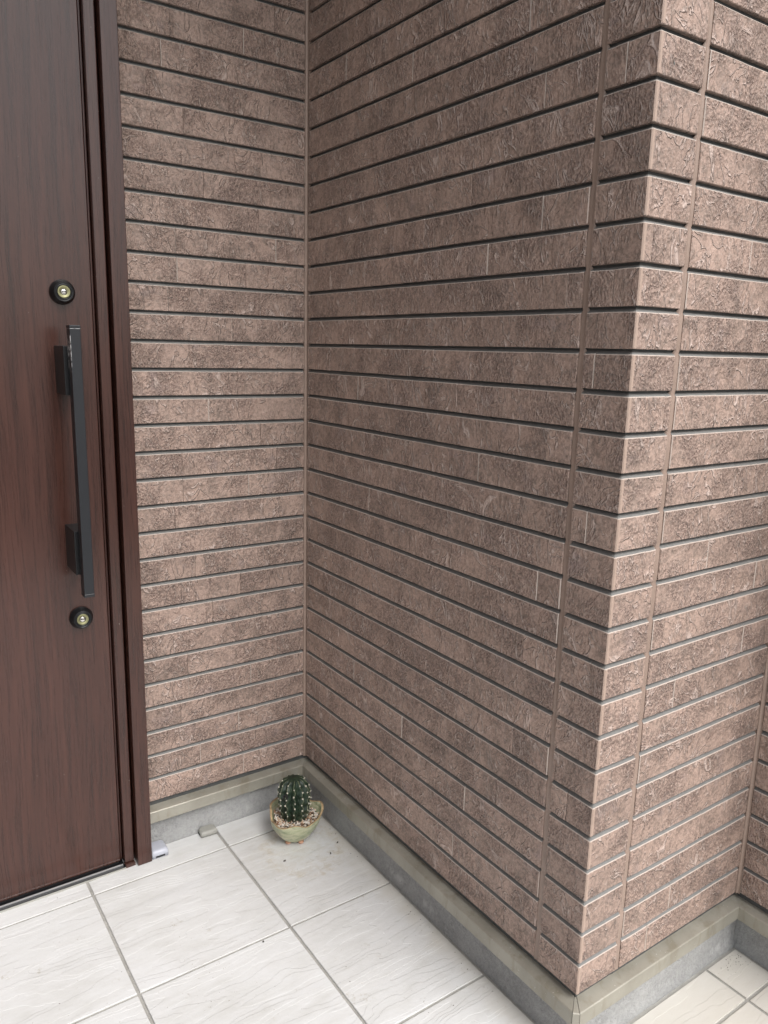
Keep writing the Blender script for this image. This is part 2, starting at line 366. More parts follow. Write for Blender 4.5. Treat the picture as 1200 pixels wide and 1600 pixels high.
# ------------------------------------------------------------ outer corner strip (L-shaped bricks)
wallK = thing('brick_siding', 'protruding outer corner of short wrapped brown bricks between two vertical sealant lines', 'wall', (0, -L, 0))
bmk = poly_prism([(-DEP + 0.0002, SB[0]), (-DEP + 0.0002, -DEP + 0.0002), (SC[0], -DEP + 0.0002), (SC[0], 0.13), (0.13, 0.13), (0.13, SB[0])], Z0 - 0.02, ZTOP)
bm_obj('backing_board', bmk, MBACK, wallK)
def corner_brick(y0, x1, h, loc):
    # y0: distance back along the shaded side, x1: distance along the lit side
    st = []; cc = 0.0016
    def B(y, end, j):
        return lambda o, z, k: (-(o - (end if 1 <= k <= 4 else 0) + (j[0] * 0.0003 if 1 <= k <= 4 else 0)), y, z + (j[1] * 0.0003 if 1 <= k <= 2 else j[2] * 0.0004 if 3 <= k <= 4 else 0))
    def C(x, end, j):
        return lambda o, z, k: (x, -(o - (end if 1 <= k <= 4 else 0) + (j[0] * 0.0003 if 1 <= k <= 4 else 0)), z + (j[1] * 0.0003 if 1 <= k <= 2 else j[2] * 0.0004 if 3 <= k <= 4 else 0))
    jr = lambda: (random.uniform(-1, 1), random.uniform(-1, 1), random.uniform(-1, 1))
    st.append(B(y0, 0.0013, jr())); st.append(B(y0 - 0.0011, 0, jr())); st.append(B(y0 * 0.5 + 0.002, 0, jr()))
    j = jr(); j2 = (0, j[1], j[2])
    def K(first):
        def f(o, z, k):
            c = max(0.0, cc + o)
            zz = z + (j2[1] * 0.0003 if 1 <= k <= 2 else j2[2] * 0.0004 if 3 <= k <= 4 else 0)
            return (-o, -o + c, zz) if first else (-o + c, -o, zz)
        return f
    st.append(K(True)); st.append(K(False))
    st.append(C(0.0058, 0, (0, j[1], j[2])))
    st.append(C(0.0062, 0.0004, (0, j[1], j[2])))
    st.append(C(x1 * 0.5 + 0.004, 0, jr())); st.append(C(x1 - 0.0011, 0, jr())); st.append(C(x1, 0.0013, jr()))
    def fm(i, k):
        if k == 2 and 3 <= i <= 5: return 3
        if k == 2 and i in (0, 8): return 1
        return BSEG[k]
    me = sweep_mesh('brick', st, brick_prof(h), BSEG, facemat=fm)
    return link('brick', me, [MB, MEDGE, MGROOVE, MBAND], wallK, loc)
for k in range(NCRS):
    zb, zt = zcourse(k); h = zt - zb
    yB = SB[0] - SB[1]; xC = SC[0] - SC[1]; y0, x1 = yB, xC
    if k in KCB:
        y0 = L - KCB[k]
        b = straight_brick('brick', yB - y0 - 0.0004, h, wallK, (0, yB - 0.0002, zb)); b.rotation_euler = (0, 0, R_(-90))
    if k in KCC:
        x1 = KCC[k]
        straight_brick('brick', xC - x1 - 0.0004, h, wallK, (x1 + 0.0002, 0, zb))
    corner_brick(y0 - (0.0002 if k in KCB else 0), x1 - (0.0002 if k in KCC else 0), h, (0, 0, zb))

# sealant beads -------------------------------------------------
def sealant(parent, place, half, zt=ZTOP):
    """place(t, o): t across the bead (-1..1), o outward"""
    zs = []; 
    for k in range(NCRS):
        zb, ztc = zcourse(k)
        zs += [(zb + 0.001, 0), ((zb + ztc) / 2, 0), (ztc - 0.001, 0), (ztc + GAP * 0.5, 1)]
    zs = [(Z0 - 0.003, 0)] + zs
    ts = [-1, -0.75, -0.35, 0, 0.35, 0.75, 1]; vs = []; fs = []
    for z, g in zs:
        jx = random.uniform(-0.04, 0.04); jd = random.uniform(-0.0002, 0.0003)
        for t in ts:
            o = -0.0012 - 0.0016 * (1 - t * t) + jd - (0.0008 if g else 0)
            if abs(t) == 1: o = -0.0078 if g else -0.0022
            vs.append((*place((t + jx) * 1.03, o), z))
    n = len(ts)
    for i in range(len(zs) - 1):
        for k in range(n - 1):
            a = i * n + k; fs.append((a, a + 1, a + n + 1, a + n))
    me = bpy.data.meshes.new('sealant_joint'); me.from_pydata(vs, [], fs)
    link('sealant_joint', me, MSEAL, parent, smooth=True)
sealant(wallK, lambda t, o: (-o, SB[0] - t * SB[1]), SB[1])
sealant(wallK, lambda t, o: (SC[0] + t * SC[1], -o), SC[1])
def inner_place(sgn_unused):
    # diagonal bead in an inner corner; local frame of the wall that starts there (x along, y inward)
    def f(t, o):
        a = (t + 1) / 2
        x = IN * (1 - a) + 0.0002; y = -(IN * a + 0.0002)
        # from (IN,0) to (0,-IN) in (along, inward) coordinates, sunk a little
        q = 0.0016 * (1 - (2 * a - 1) ** 2)
        return (x - q, y + q)
    return f
def bead_back(parent):
    bm = box_bm((0.0006, 0.0012, Z0 - 0.002), (IN - 0.0001, 0.0079, ZTOP - 0.002))
    box_bm((-0.0079, -IN + 0.0001, Z0 - 0.002), (-0.0012, 0.0010, ZTOP - 0.002), bm=bm)
    bm_obj('sealant_backing', bm, MSEAL, parent)
bead_back(wallB); bead_back(wallD)
sealant(wallB, inner_place(1), IN)
sealant(wallD, inner_place(1), IN)

# ------------------------------------------------------------ flashing and foundation
FP = [(-0.018, 0.1060), (0.0145, 0.1000), (0.0160, 0.0985), (0.0160, 0.0735), (0.0150, 0.0722), (-0.006, 0.0722)]
def cutc(o): return max(0.0, (o + 0.004) * 0.42)
def flash(parent, a, b, ea, eb, n=10, off=0.0):
    """in wall frame from a to b; ends: 'in' mitre, 'out' mitre with cut corner, 'flat'"""
    st = []
    for i in range(n + 1):
        u = i / n
        jit = 0 if i in (0, n) else random.uniform(-0.0003, 0.0003)
        def f(o, z, k, u=u, i=i, jit=jit):
            xa = a + (o if ea == 'in' else (-o + cutc(o)) if ea == 'out' else 0)
            xb = b + (-o if eb == 'in' else (o - cutc(o)) if eb == 'out' else 0)
            return (xa + (xb - xa) * u, -(o + jit + off), z + jit + off)
        st.append(f)
    me = sweep_mesh('flashing', st, FP, cap=False)
    return link('flashing', me, MFLASH, parent)
flash(wallA, 0.0, -XFR, 'flat', 'in')
flash(wallB, 0.0, L - 0.094, 'in', 'flat')
flash(wallB, L - 0.099, L, 'flat', 'out', 4, 0.0006)
flash(wallC, 0.0, 0.094, 'out', 'flat', 4, 0.0006)
flash(wallC, 0.088, M, 'flat', 'in')
flash(wallD, 0.0, DL, 'in', 'out')
flash(wr, 0.0, 1.6, 'out', 'flat')
# corner cap of the flashing, a hair proud
stc = [lambda o, z, k: (-o - 0.0006, -o + cutc(o) - 0.0010, z), lambda o, z, k: (-o + cutc(o) - 0.0010, -o - 0.0006, z)]
link('flashing_cap', sweep_mesh('flashing_cap', stc, FP, cap=False), MFLASH, wallK)
def found(parent, a, b, y0=0.004, zl=0.076):
    # stucco face with slight waviness and a mortar fillet at the bottom
    n = max(4, int((b - a) / 0.04)); prof = [(-y0, zl), (-y0, 0.05), (-y0, 0.022), (-y0 + 0.001, 0.012), (-y0 + 0.004, 0.004), (-y0 + 0.005, -0.02)]
    js = [[random.uniform(-0.0008, 0.0008) for _ in prof] for _ in range(n + 1)]
    st = [(lambda o, z, k, i=i: (a + (b - a) * i / n, -(o + js[i][k]), z)) for i in range(n + 1)]
    me = sweep_mesh('foundation', st, prof, cap=False)
    return link('foundation', me, MFOUND, parent, smooth=True)
found(wallA, -0.05, -XFR + 0.01)
found(wallB, -0.004, L - 0.003)
found(wallC, 0.003, M + 0.01, y0=-0.003)
found(wallD, -0.01, DL)
found(wr, 0.0, 1.6)

# ------------------------------------------------------------ porch floor
porch = thing('porch_floor', None, None, (0, 0, 0), kind='structure')
bm_obj('grout_bed', box_bm((-2.6, -2.9, -0.06), (1.5, 0.06, -0.0028)), MGROUT, porch)
XS = [-0.5525 + 0.3028 * i for i in range(-6, 6)]; YS = [-0.0875 - 0.3047 * i for i in range(-1, 9)]
JW = 0.0030
MG = 0.0105
TXJ, TYJ = -0.482, -0.0395                            # threshold recess in the tiles
def clip_poly(x0, x1, y0, y1):
    """tile rectangle minus the house (returns list of points) or None"""
    y1 = min(y1, -0.002); x0 = max(x0, -1.80)
    if x1 - x0 < 0.01: return None
    if y1 - y0 < 0.01: return None
    cx, cy = -MG + 0.004, -L - MG - 0.004
    if x1 <= cx: pass
    elif y1 <= cy:
        if x1 > M - MG + 0.004: x1 = M - MG + 0.004
        if x1 - x0 < 0.01: return None
    else:
        if x0 >= cx:
            y1 = cy
            if y1 - y0 < 0.01: return None
            x1 = min(x1, M - MG + 0.004)
            if x1 - x0 < 0.01: return None
        elif y0 >= cy: x1 = cx
        else: return [(x0, y0), (x1, y0), (x1, cy), (cx, cy), (cx, y1), (x0, y1)]
    return [(x0, y0), (x1, y0), (x1, y1), (x0, y1)]
for i in range(len(XS) - 1):
    for j in range(len(YS) - 1):
        x0, x1 = XS[i] + JW, XS[i + 1] - JW; y1, y0 = YS[j] - JW, YS[j + 1] + JW
        P = clip_poly(x0, x1, y0, y1)
        if not P: continue
        if y1 > 0 and x0 < TXJ:                          # cut back at the door sill
            yt = TYJ
            if x1 <= TXJ: P = [(x0, y0), (x1, y0), (x1, yt), (x0, yt)]
            else: P = [(x0, y0), (x1, y0), (x1, P[2][1]), (TXJ, P[2][1]), (TXJ, yt), (x0, yt)]
        cx = sum(p[0] for p in P) / len(P); cy = sum(p[1] for p in P) / len(P)
        dz = random.uniform(-0.0004, 0.0003)
        bm = poly_prism([(p[0] - cx, p[1] - cy) for p in P], -0.012, 0.0, 0.0011, 2)
        t = bm_obj('tile', bm, MTILE, porch, (cx, cy, dz))
        t.rotation_euler = (random.uniform(-0.0006, 0.0006), random.uniform(-0.0006, 0.0006), 0)
g = bm_obj('ground', box_bm((-400, -400, -0.5), (400, 400, -0.061)), MGROUND); g['kind'] = 'structure'

# ------------------------------------------------------------ overhang above the recessed entry and wall beyond the door, plus an added side wall
sf = bm_obj('soffit', box_bm((-1.95, -L + 0.02, ZTOP + 0.001), (0.12, 0.16, ZTOP + 0.35)), MSOFFIT); sf['kind'] = 'structure'
lw = build_wall('unseen_wall_left', None, (-1.80, 0, 0), 0, 0.34, 0.0, 0.338, {}, rng, kind='structure', cat=None)
lw_shade = build_wall('unseen_wall_left', None, (-1.80, -L, 0), R_(90), L, 0.0, L, {}, rng, kind='structure', cat=None)  # unseen side wall, added to block sky light and darken the long wall
found(lw, 0.0, 0.338); flash(lw, 0.0, 0.338, 'in', 'flat'); found(lw_shade, 0.0, L); flash(lw_shade, 0.0, L, 'flat', 'in')
hd = bm_obj('wall_head', box_bm((-1.49, 0.01, 2.33), (XFR + 0.01, 0.15, ZTOP)), MBACK); hd['kind'] = 'structure'

# ------------------------------------------------------------ door
YD = -0.018
door = thing('entrance_door', 'dark walnut-grain entrance door with long black pull handle and two round locks', 'door', (-0.95, 0, 0))
def D(v): return (v[0] + 0.95, v[1], v[2])
def dbox(name, lo, hi, mat, parent=door, bev=0.0008, seg=2):
    c = [(D(lo)[i] + D(hi)[i]) / 2 for i in range(3)]
    bm = box_bm([D(lo)[i] - c[i] for i in range(3)], [D(hi)[i] - c[i] for i in range(3)], bev, seg)
    if parent is not door:
        pl = parent.location; c = [c[i] - pl[i] for i in range(3)]
    return bm_obj(name, bm, mat, parent, c)
leaf = dbox('leaf', (-1.395, YD, 0.0085), (-0.4755, 0.03, 2.28), MWOOD, bev=0.0012)
dbox('leaf_edge_strip', (-0.4738, YD + 0.0035, 0.010), (-0.4705, 0.03, 2.28), MWOOD, bev=0.0005)
for nm, xa, xb in (('jamb_stop', -0.4688, -0.4492), ('jamb_stop', -1.424, -1.4015)):
    dbox(nm, (xa, -0.0300, 0.0075), (xb, 0.03, 2.29), MWOOD, bev=0.0015)
dbox('jamb_lip', (-0.4488, -0.0235, 0.006), (-0.4474, 0.03, 2.29), MWOOD, bev=0.0003)
dbox('gasket', (-0.4790, 0.0, 0.004), (-0.4440, 0.028, 2.29), MRUBBER, bev=0.0)
for nm, xa, xb in (('frame_jamb', -0.4445, XFR), ('frame_jamb', -1.459, -1.428)):
    dbox(nm, (xa, -0.0460, 0.0005), (xb, 0.06, 2.33), MWOOD, bev=0.0010)
dbox('frame_head', (-1.4275, -0.0455, 2.295), (-0.4450, 0.06, 2.33), MWOOD, bev=0.0010)
th = dbox('threshold', (-1.43, -0.0385, -0.004), (-0.4690, 0.05, 0.0022), MBLACK, bev=0.0006)
dbox('threshold_rail', (-1.43, -0.0292, 0.0022), (-0.4722, -0.0262, 0.0060), MALU, th, 0.0008)
dbox('threshold_lip', (-1.43, -0.0400, -0.004), (-0.4695, -0.0380, 0.0030), MCAPD, th, 0.0004)
dbox('rubber_sweep', (-1.40, YD + 0.004, 0.0025), (-0.478, 0.02, 0.0085), MRUBBER, leaf, 0.0)
dbox('sill_corner_shim', (-0.4690, -0.0385, -0.002), (-0.4480, -0.024, 0.0065), MWOOD, door, 0.0008)

def lathe(name, prof, mats, parent, loc, n=40, segmat=None, axis='Y', smooth=True):
    """prof: (radius, outward distance); revolve about the door normal"""
    vs = []; fs = []; mi = []
    for r, d in prof:
        for i in range(n):
            a = 2 * math.pi * i / n
            vs.append((r * math.cos(a), -d, r * math.sin(a)))
    for j in range(len(prof) - 1):
        for i in range(n):
            fs.append((j * n + i, j * n + (i + 1) % n, (j + 1) * n + (i + 1) % n, (j + 1) * n + i)); mi.append(segmat[j] if segmat else 0)
    fs.append(tuple(range((len(prof) - 1) * n, len(prof) * n))); mi.append(segmat[-1] if segmat else 0)
    me = bpy.data.meshes.new(name); me.from_pydata(vs, [], fs); me.polygons.foreach_set('material_index', mi)
    bm = bmesh.new(); bm.from_mesh(me); bmesh.ops.recalc_face_normals(bm, faces=bm.faces); bm.to_mesh(me); bm.free()
    o = link(name, me, mats, parent, loc, smooth)
    return o
for zc in (1.2245, 0.5875):
    lk = lathe('lock', [(0.0226, 0.0), (0.0228, 0.004), (0.0222, 0.0065), (0.0182, 0.0150), (0.0172, 0.0166), (0.0163, 0.0168), (0.0160, 0.0155), (0.0138, 0.0153), (0.0135, 0.0166), (0.0124, 0.0166), (0.0118, 0.0150)],
               MBLACK, door, D((-0.529, YD, zc)))
    cy = lathe('lock_cylinder', [(0.0114, 0.012), (0.0114, 0.0162), (0.0106, 0.0168), (0.0085, 0.0160), (0.0052, 0.0146)], MBRASS, lk, (0, 0, 0))
    lathe('key_core', [(0.0052, 0.0144), (0.0052, 0.0152), (0.0040, 0.0156), (0.0010, 0.0156)], MSTEEL, lk, (0, 0, 0), 24)
    bmh = bmesh.new()
    box_bm((-0.0036, -0.0162, -0.0004), (0.0036, -0.0150, 0.0010), bm=bmh); box_bm((-0.0038, -0.0162, -0.0008), (-0.0022, -0.0150, 0.0014), bm=bmh); box_bm((0.0022, -0.0162, -0.0008), (0.0038, -0.0150, 0.0014), bm=bmh)
    bm_obj('keyhole', bmh, MDARK, lk)

MHANDLE = None
def mat_handle():
    s = N('worn_black_handle'); v = s.obj()
    sx = s.n('ShaderNodeSeparateXYZ'); s.l(v, sx.inputs[0])
    edge = s.sstep(s.math('MULTIPLY', sx.outputs[0], -1.0), 0.0079, 0.0086)
    topz = s.math('MULTIPLY', s.sstep(sx.outputs[2], 0.165, 0.20), s.math('SUBTRACT', 1.0, s.sstep(sx.outputs[2], 0.232, 0.236)))
    wear = s.math('MULTIPLY', s.math('MULTIPLY', edge, topz), s.sstep(s.noise(v, 120, 4, 0.7), 0.50, 0.54))
    tip = s.math('MULTIPLY', s.sstep(s.math('ABSOLUTE', sx.outputs[2]), 0.2462, 0.2466), s.sstep(s.noise(v, 140, 4, 0.7), 0.42, 0.5))
    wear = s.math('MAXIMUM', wear, tip)
    sp = s.sstep(s.noise(v, 260, 1, 0.3), 0.80, 0.83)
    col = s.mix(s.math('MAXIMUM', wear, s.math('MULTIPLY', sp, 0.6)), (0.017, 0.0185, 0.022), (0.42, 0.42, 0.42))
    return s.fin(col, s.math('ADD', s.math('MULTIPLY', s.noise(v, 60, 4), 0.16), 0.30), None, Metallic=0.2)
MHANDLE = mat_handle()
BX0, BX1, BYF, BYB = -0.5425, -0.5240, -0.1180, -0.0935
hz0, hz1 = 0.664, 1.158
grip = dbox('handle', (BX0, BYF, hz0), (BX1, BYB, hz1), MHANDLE, bev=0.0009)
dbox('end_cap', (BX0 - 0.0003, BYF - 0.0003, hz1 + 0.0002), (BX1 + 0.0003, BYB + 0.0003, hz1 + 0.0055), MHANDLE, grip, 0.0007)
dbox('end_cap', (BX0 - 0.0003, BYF - 0.0003, hz0 - 0.0055), (BX1 + 0.0003, BYB + 0.0003, hz0 - 0.0002), MHANDLE, grip, 0.0007)
for za, zb in ((1.0385, 1.1270), (0.6975, 0.7830)):
    bk_ = dbox('handle_bracket', (-0.5492, -0.0900, za), (-0.5225, YD, zb), MBLACK, grip, 0.0012)
    # slim spacer between bracket and bar
    dbox('handle_spacer', (-0.5400, BYB, za + 0.006), (-0.5260, -0.0900, zb - 0.006), MBLACK, grip, 0.0)

# ------------------------------------------------------------ small plastic caps on the floor by the wall
def floor_cap(name, label, x0, x1, y0, y1, h, mat, slot, rz):
    cx, cy = (x0 + x1) / 2, (y0 + y1) / 2; hx, hy = (x1 - x0) / 2, (y1 - y0) / 2
    t = thing(name, label, 'plastic cap', (cx, cy, 0.0), rz, 'plastic caps at the foot of the wall')
    c = 0.26 * hx
    pts = [(-hx, -hy + c * 0.4), (-hx + c * 0.4, -hy), (hx - c * 0.4, -hy), (hx, -hy + c * 0.4), (hx, hy - c), (hx - c, hy), (-hx + c, hy), (-hx, hy - c)]
    bm = bmesh.new(); rings = []
    for sc, z in ((1.0, 0.0003), (1.0, h * 0.62), (0.965, h * 0.78), (0.80, h * 0.97), (0.70, h)):
        rings.append([bm.verts.new((p[0] * sc, p[1] * sc, z)) for p in pts])
    n = len(pts)
    for a, b in zip(rings[:-1], rings[1:]):
        for i in range(n): bm.faces.new((a[i], a[(i + 1) % n], b[(i + 1) % n], b[i]))
    bm.faces.new(rings[-1]); bm.faces.new(rings[0][::-1])
    bmesh.ops.bevel(bm, geom=[e for e in bm.edges], offset=0.0007, segments=2, affect='EDGES')
    bm_obj('shell', bm, mat, t, smooth=True)
    if slot == 'front':
        bm_obj('slot', box_bm((-hx * 0.55, -hy - 0.0003, 0.0022), (hx * 0.55, -hy + 0.004, 0.0062)), MDARK, t)
    else:
        bm_obj('slot', box_bm((-hx - 0.0003, -hy * 0.4, 0.0012), (-hx + 0.004, hy * 0.55, 0.0060)), MDARK, t)
floor_cap('plastic_cap', 'pale bluish-grey plastic cap with slot, against the foot of the door frame', -0.4115, -0.3740, -0.0430, -0.0005, 0.0190, MCAPL, 'front', R_(-2))
floor_cap('plastic_cap', 'warm grey plastic cap lying by the wall at a tile joint left of the cactus', -0.2900, -0.2500, -0.0280, 0.0000, 0.0140, MCAPD, 'side', R_(-3))

# ------------------------------------------------------------ potted cactus
PX, PY = -0.104, -0.139
pc = thing('potted_cactus', 'small dark green ribbed cactus in a wavy green glazed pot on the tiles', 'potted cactus', (PX, PY, 0.0))
def mat_pot():
    s = N('celadon_glaze'); v = s.obj(); sx = s.n('ShaderNodeSeparateXYZ'); s.l(v, sx.inputs[0])
    f = s.noise(s.map(v, scale=(1, 1, 2.2)), 38, 5, 0.65, 0.6)
    col = s.ramp(f, [(0.34, (0.240, 0.285, 0.165)), (0.48, (0.410, 0.430, 0.270)), (0.60, (0.53, 0.52, 0.35)), (0.74, (0.62, 0.58, 0.42))])
    tq = s.math('MULTIPLY', s.sstep(s.noise(v, 24, 3, 0.5), 0.52, 0.60), s.sstep(s.math('MULTIPLY', sx.outputs[0], -1.0), 0.022, 0.040))
    col = s.mix(s.math('MULTIPLY', tq, s.sstep(sx.outputs[2], 0.035, 0.06)), col, (0.055, 0.190, 0.180))
    streak = s.sstep(s.noise(s.map(v, scale=(0.35, 0.35, 5)), 60, 4, 0.65), 0.52, 0.66)
    col = s.mix(s.math('MULTIPLY', streak, 0.55), col, (0.52, 0.52, 0.40))
    return s.fin(col, 0.30, s.bump(s.noise(s.map(v, scale=(0.5, 0.5, 3)), 70, 4), 0.0030, 0.9), Specular_IOR_Level=0.55)
MPOT = mat_pot()
MRIM = mat_plain('orange_rim_glaze', (0.42, 0.305, 0.175), 0.40, 160, 0.0008, 0.45, 110)
MCLAY = mat_plain('terracotta_foot', (0.52, 0.29, 0.19), 0.7, 200, 0.0008, 0.15, 60)
NT = 96
FA = math.atan2(-0.875, -0.48)                        # towards the viewer
def lobe(a):
    d = a - FA
    w = math.cos(3 * d + 0.35)
    return w, d
def rimz(a):
    w, d = lobe(a)
    return 0.0660 + 0.0060 * w + 0.0030 * math.sin(7 * d + 1.0) - 0.0035 * math.cos(d)
def rimr(a):
    w, d = lobe(a)
    return 0.0620 + 0.0055 * math.cos(3 * d + 0.9) + 0.0012 * math.sin(8 * d)
prof_t = [0.0, 0.06, 0.22, 0.42, 0.62, 0.80, 0.93, 0.985, 1.0]
def pot_pt(a, t, inner):
    rb = 0.0285; rr = rimr(a); zr = rimz(a)
    r = rb + (rr - rb) * (t ** 0.80) + 0.0045 * math.sin(math.pi * t)
    z = 0.0060 + (zr - 0.0060) * t
    if inner: r -= 0.0050; z = max(z, 0.012)
    r += 0.0007 * math.sin(5 * a + 9 * t)
    return (r * math.cos(a), r * math.sin(a), z)
vs = []; fs = []; mi = []
rows = [(t, False) for t in prof_t] + [(t, True) for t in (0.985, 0.9, 0.75, 0.55, 0.3)]
for t, inn in rows:
    for i in range(NT): vs.append(pot_pt(2 * math.pi * i / NT, t, inn))
for j in range(len(rows) - 1):
    for i in range(NT):
        fs.append((j * NT + i, j * NT + (i + 1) % NT, (j + 1) * NT + (i + 1) % NT, (j + 1) * NT + i)); mi.append(1 if 7 <= j <= 8 else 0)
fs.append(tuple(range(NT))[::-1]); mi.append(0)
fs.append(tuple(range((len(rows) - 1) * NT, len(rows) * NT))); mi.append(0)
me = bpy.data.meshes.new('pot'); me.from_pydata(vs, [], fs); me.polygons.foreach_set('material_index', mi)
pot = link('pot', me, [MPOT, MRIM], pc, smooth=True)
for k in range(3):
    a = FA + R_(-38 + 120 * k) if k else FA + R_(36)
    a = FA + R_((32, -32, 180)[k])
    bm = bmesh.new(); bmesh.ops.create_icosphere(bm, subdivisions=2, radius=1.0)
    for v in bm.verts: v.co = Vector((v.co.x * 0.0072, v.co.y * 0.0072, v.co.z * 0.0046 + 0.0045))
    bm_obj('foot', bm, MCLAY, pot, (0.0275 * math.cos(a), 0.0275 * math.sin(a), 0), smooth=True)
def mat_gravel():
    s = N('potting_gravel'); r = s.n('ShaderNodeNewGeometry').outputs['Random Per Island']
    col = s.ramp(r, [(0.0, (0.70, 0.62, 0.52)), (0.30, (0.55, 0.40, 0.27)), (0.48, (0.78, 0.73, 0.66)), (0.74, (0.34, 0.20, 0.13)), (0.84, (0.62, 0.43, 0.30)), (0.95, (0.14, 0.12, 0.10))], 'CONSTANT')
    return s.fin(col, 0.85, s.bump(s.noise(s.obj(), 500, 3), 0.0006))
bm = bmesh.new(); rg = random.Random(3)
for i in range(620):
    a = rg.uniform(0, 2 * math.pi); q = math.sqrt(rg.uniform(0.02, 1.0)) * 0.93
    r = (rimr(a) - 0.0075) * q; z = 0.0500 + 0.010 * q ** 2 * (rimz(a) - 0.060) / 0.010 * 0.35 + rg.uniform(0, 0.004)
    sz = rg.uniform(0.0014, 0.0034)
    ret = bmesh.ops.create_icosphere(bm, subdivisions=1, radius=sz)['verts']
    sc = (rg.uniform(0.7, 1.4), rg.uniform(0.7, 1.3), rg.uniform(0.5, 0.9)); ro = Matrix.Rotation(rg.uniform(0, 6.3), 3, 'Z')
    for v in ret:
        c = ro @ Vector((v.co.x * sc[0], v.co.y * sc[1], v.co.z * sc[2])) * rg.uniform(0.9, 1.1); v.co = c + Vector((r * math.cos(a), r * math.sin(a), z))
gv = bm_obj('gravel', bm, mat_gravel(), pot); gv['kind'] = 'stuff'
sb = bmesh.new(); bmesh.ops.create_circle(sb, cap_ends=True, segments=48, radius=0.049)
bm_obj('soil', sb, mat_plain('soil', (0.13, 0.09, 0.06), 0.95, 300, 0.002), pot, (0, 0, 0.0490))
# cactus body
NR = 12; CH = 0.112; CR = 0.0375
CZ = 0.043
CO = (0.004, 0.006)                                   # sits slightly behind the pot's middle
def cact_R(t):
    # t 0..1 from base to crown
    if t < 0.62: return CR * (0.80 + 0.20 * math.sin(t / 0.62 * math.pi / 2))
    q = (t - 0.62) / 0.38
    return CR * math.sqrt(max(0.0, 1 - q ** 2.4)) if q < 1 else 0.0
def cact_pt(a, t, rib):
    R = cact_R(t); depth = 0.26 * (1 - max(0, t - 0.9) * 5)
    ph = round(a / (2 * math.pi) * NR) % 2 * math.pi
    r = R * (1 - depth * (1 - rib)) * (1 + 0.035 * math.cos(2 * math.pi * 6.5 * t + 2.1 * math.sin(3 * a)))
    z = CZ + CH * t
    if t > 0.93: z -= 0.004 * ((t - 0.93) / 0.07) ** 2
    return Vector((r * math.cos(a) + CO[0] - 0.004 * t, r * math.sin(a) + CO[1], z))
def twist(t): return 0.055 * math.sin(t * 34) + 0.10 * t
NA = NR * 10; TT = [i / 38 for i in range(39)]
vs = []; fs = []
for t in TT:
    for i in range(NA):
        u = (i % 10) / 10.0; tri = abs(2 * u - 1)
        rib = tri ** 0.85
        pts = cact_pt(2 * math.pi * i / NA + twist(t), t, rib); vs.append(pts)
for j in range(len(TT) - 1):
    for i in range(NA): fs.append((j * NA + i, j * NA + (i + 1) % NA, (j + 1) * NA + (i + 1) % NA, (j + 1) * NA + i))
fs.append(tuple(range((len(TT) - 1) * NA, len(TT) * NA)))
me = bpy.data.meshes.new('cactus'); me.from_pydata(vs, [], fs)
def mat_cactus():
    s = N('cactus_skin'); v = s.obj()
    f = s.noise(v, 70, 5, 0.65)
    col = s.ramp(f, [(0.35, (0.008, 0.016, 0.009)), (0.5, (0.015, 0.031, 0.018)), (0.68, (0.034, 0.054, 0.027))])
    sx = s.n('ShaderNodeSeparateXYZ'); s.l(v, sx.inputs[0])
    cork = s.math('MULTIPLY', s.math('SUBTRACT', 1.0, s.sstep(sx.outputs[2], 0.050, 0.088)), s.sstep(s.noise(v, 120, 5, 0.7), 0.46, 0.60))
    col = s.mix(s.math('MULTIPLY', cork, 0.65), col, (0.10, 0.082, 0.05))
    return s.fin(col, 0.45, s.bump(f, 0.0012), Specular_IOR_Level=0.45)
cac = link('cactus', me, mat_cactus(), pc, smooth=True)
MARE = mat_plain('woolly_areole', (0.50, 0.47, 0.39), 0.9, 900, 0.0004, 0.2, 300)
MLINE = mat_plain('pale_rib_crest', (0.150, 0.165, 0.10), 0.7, 400, 0.0003, 0.25, 200)
ra = random.Random(8)
bma = bmesh.new(); bml = bmesh.new()
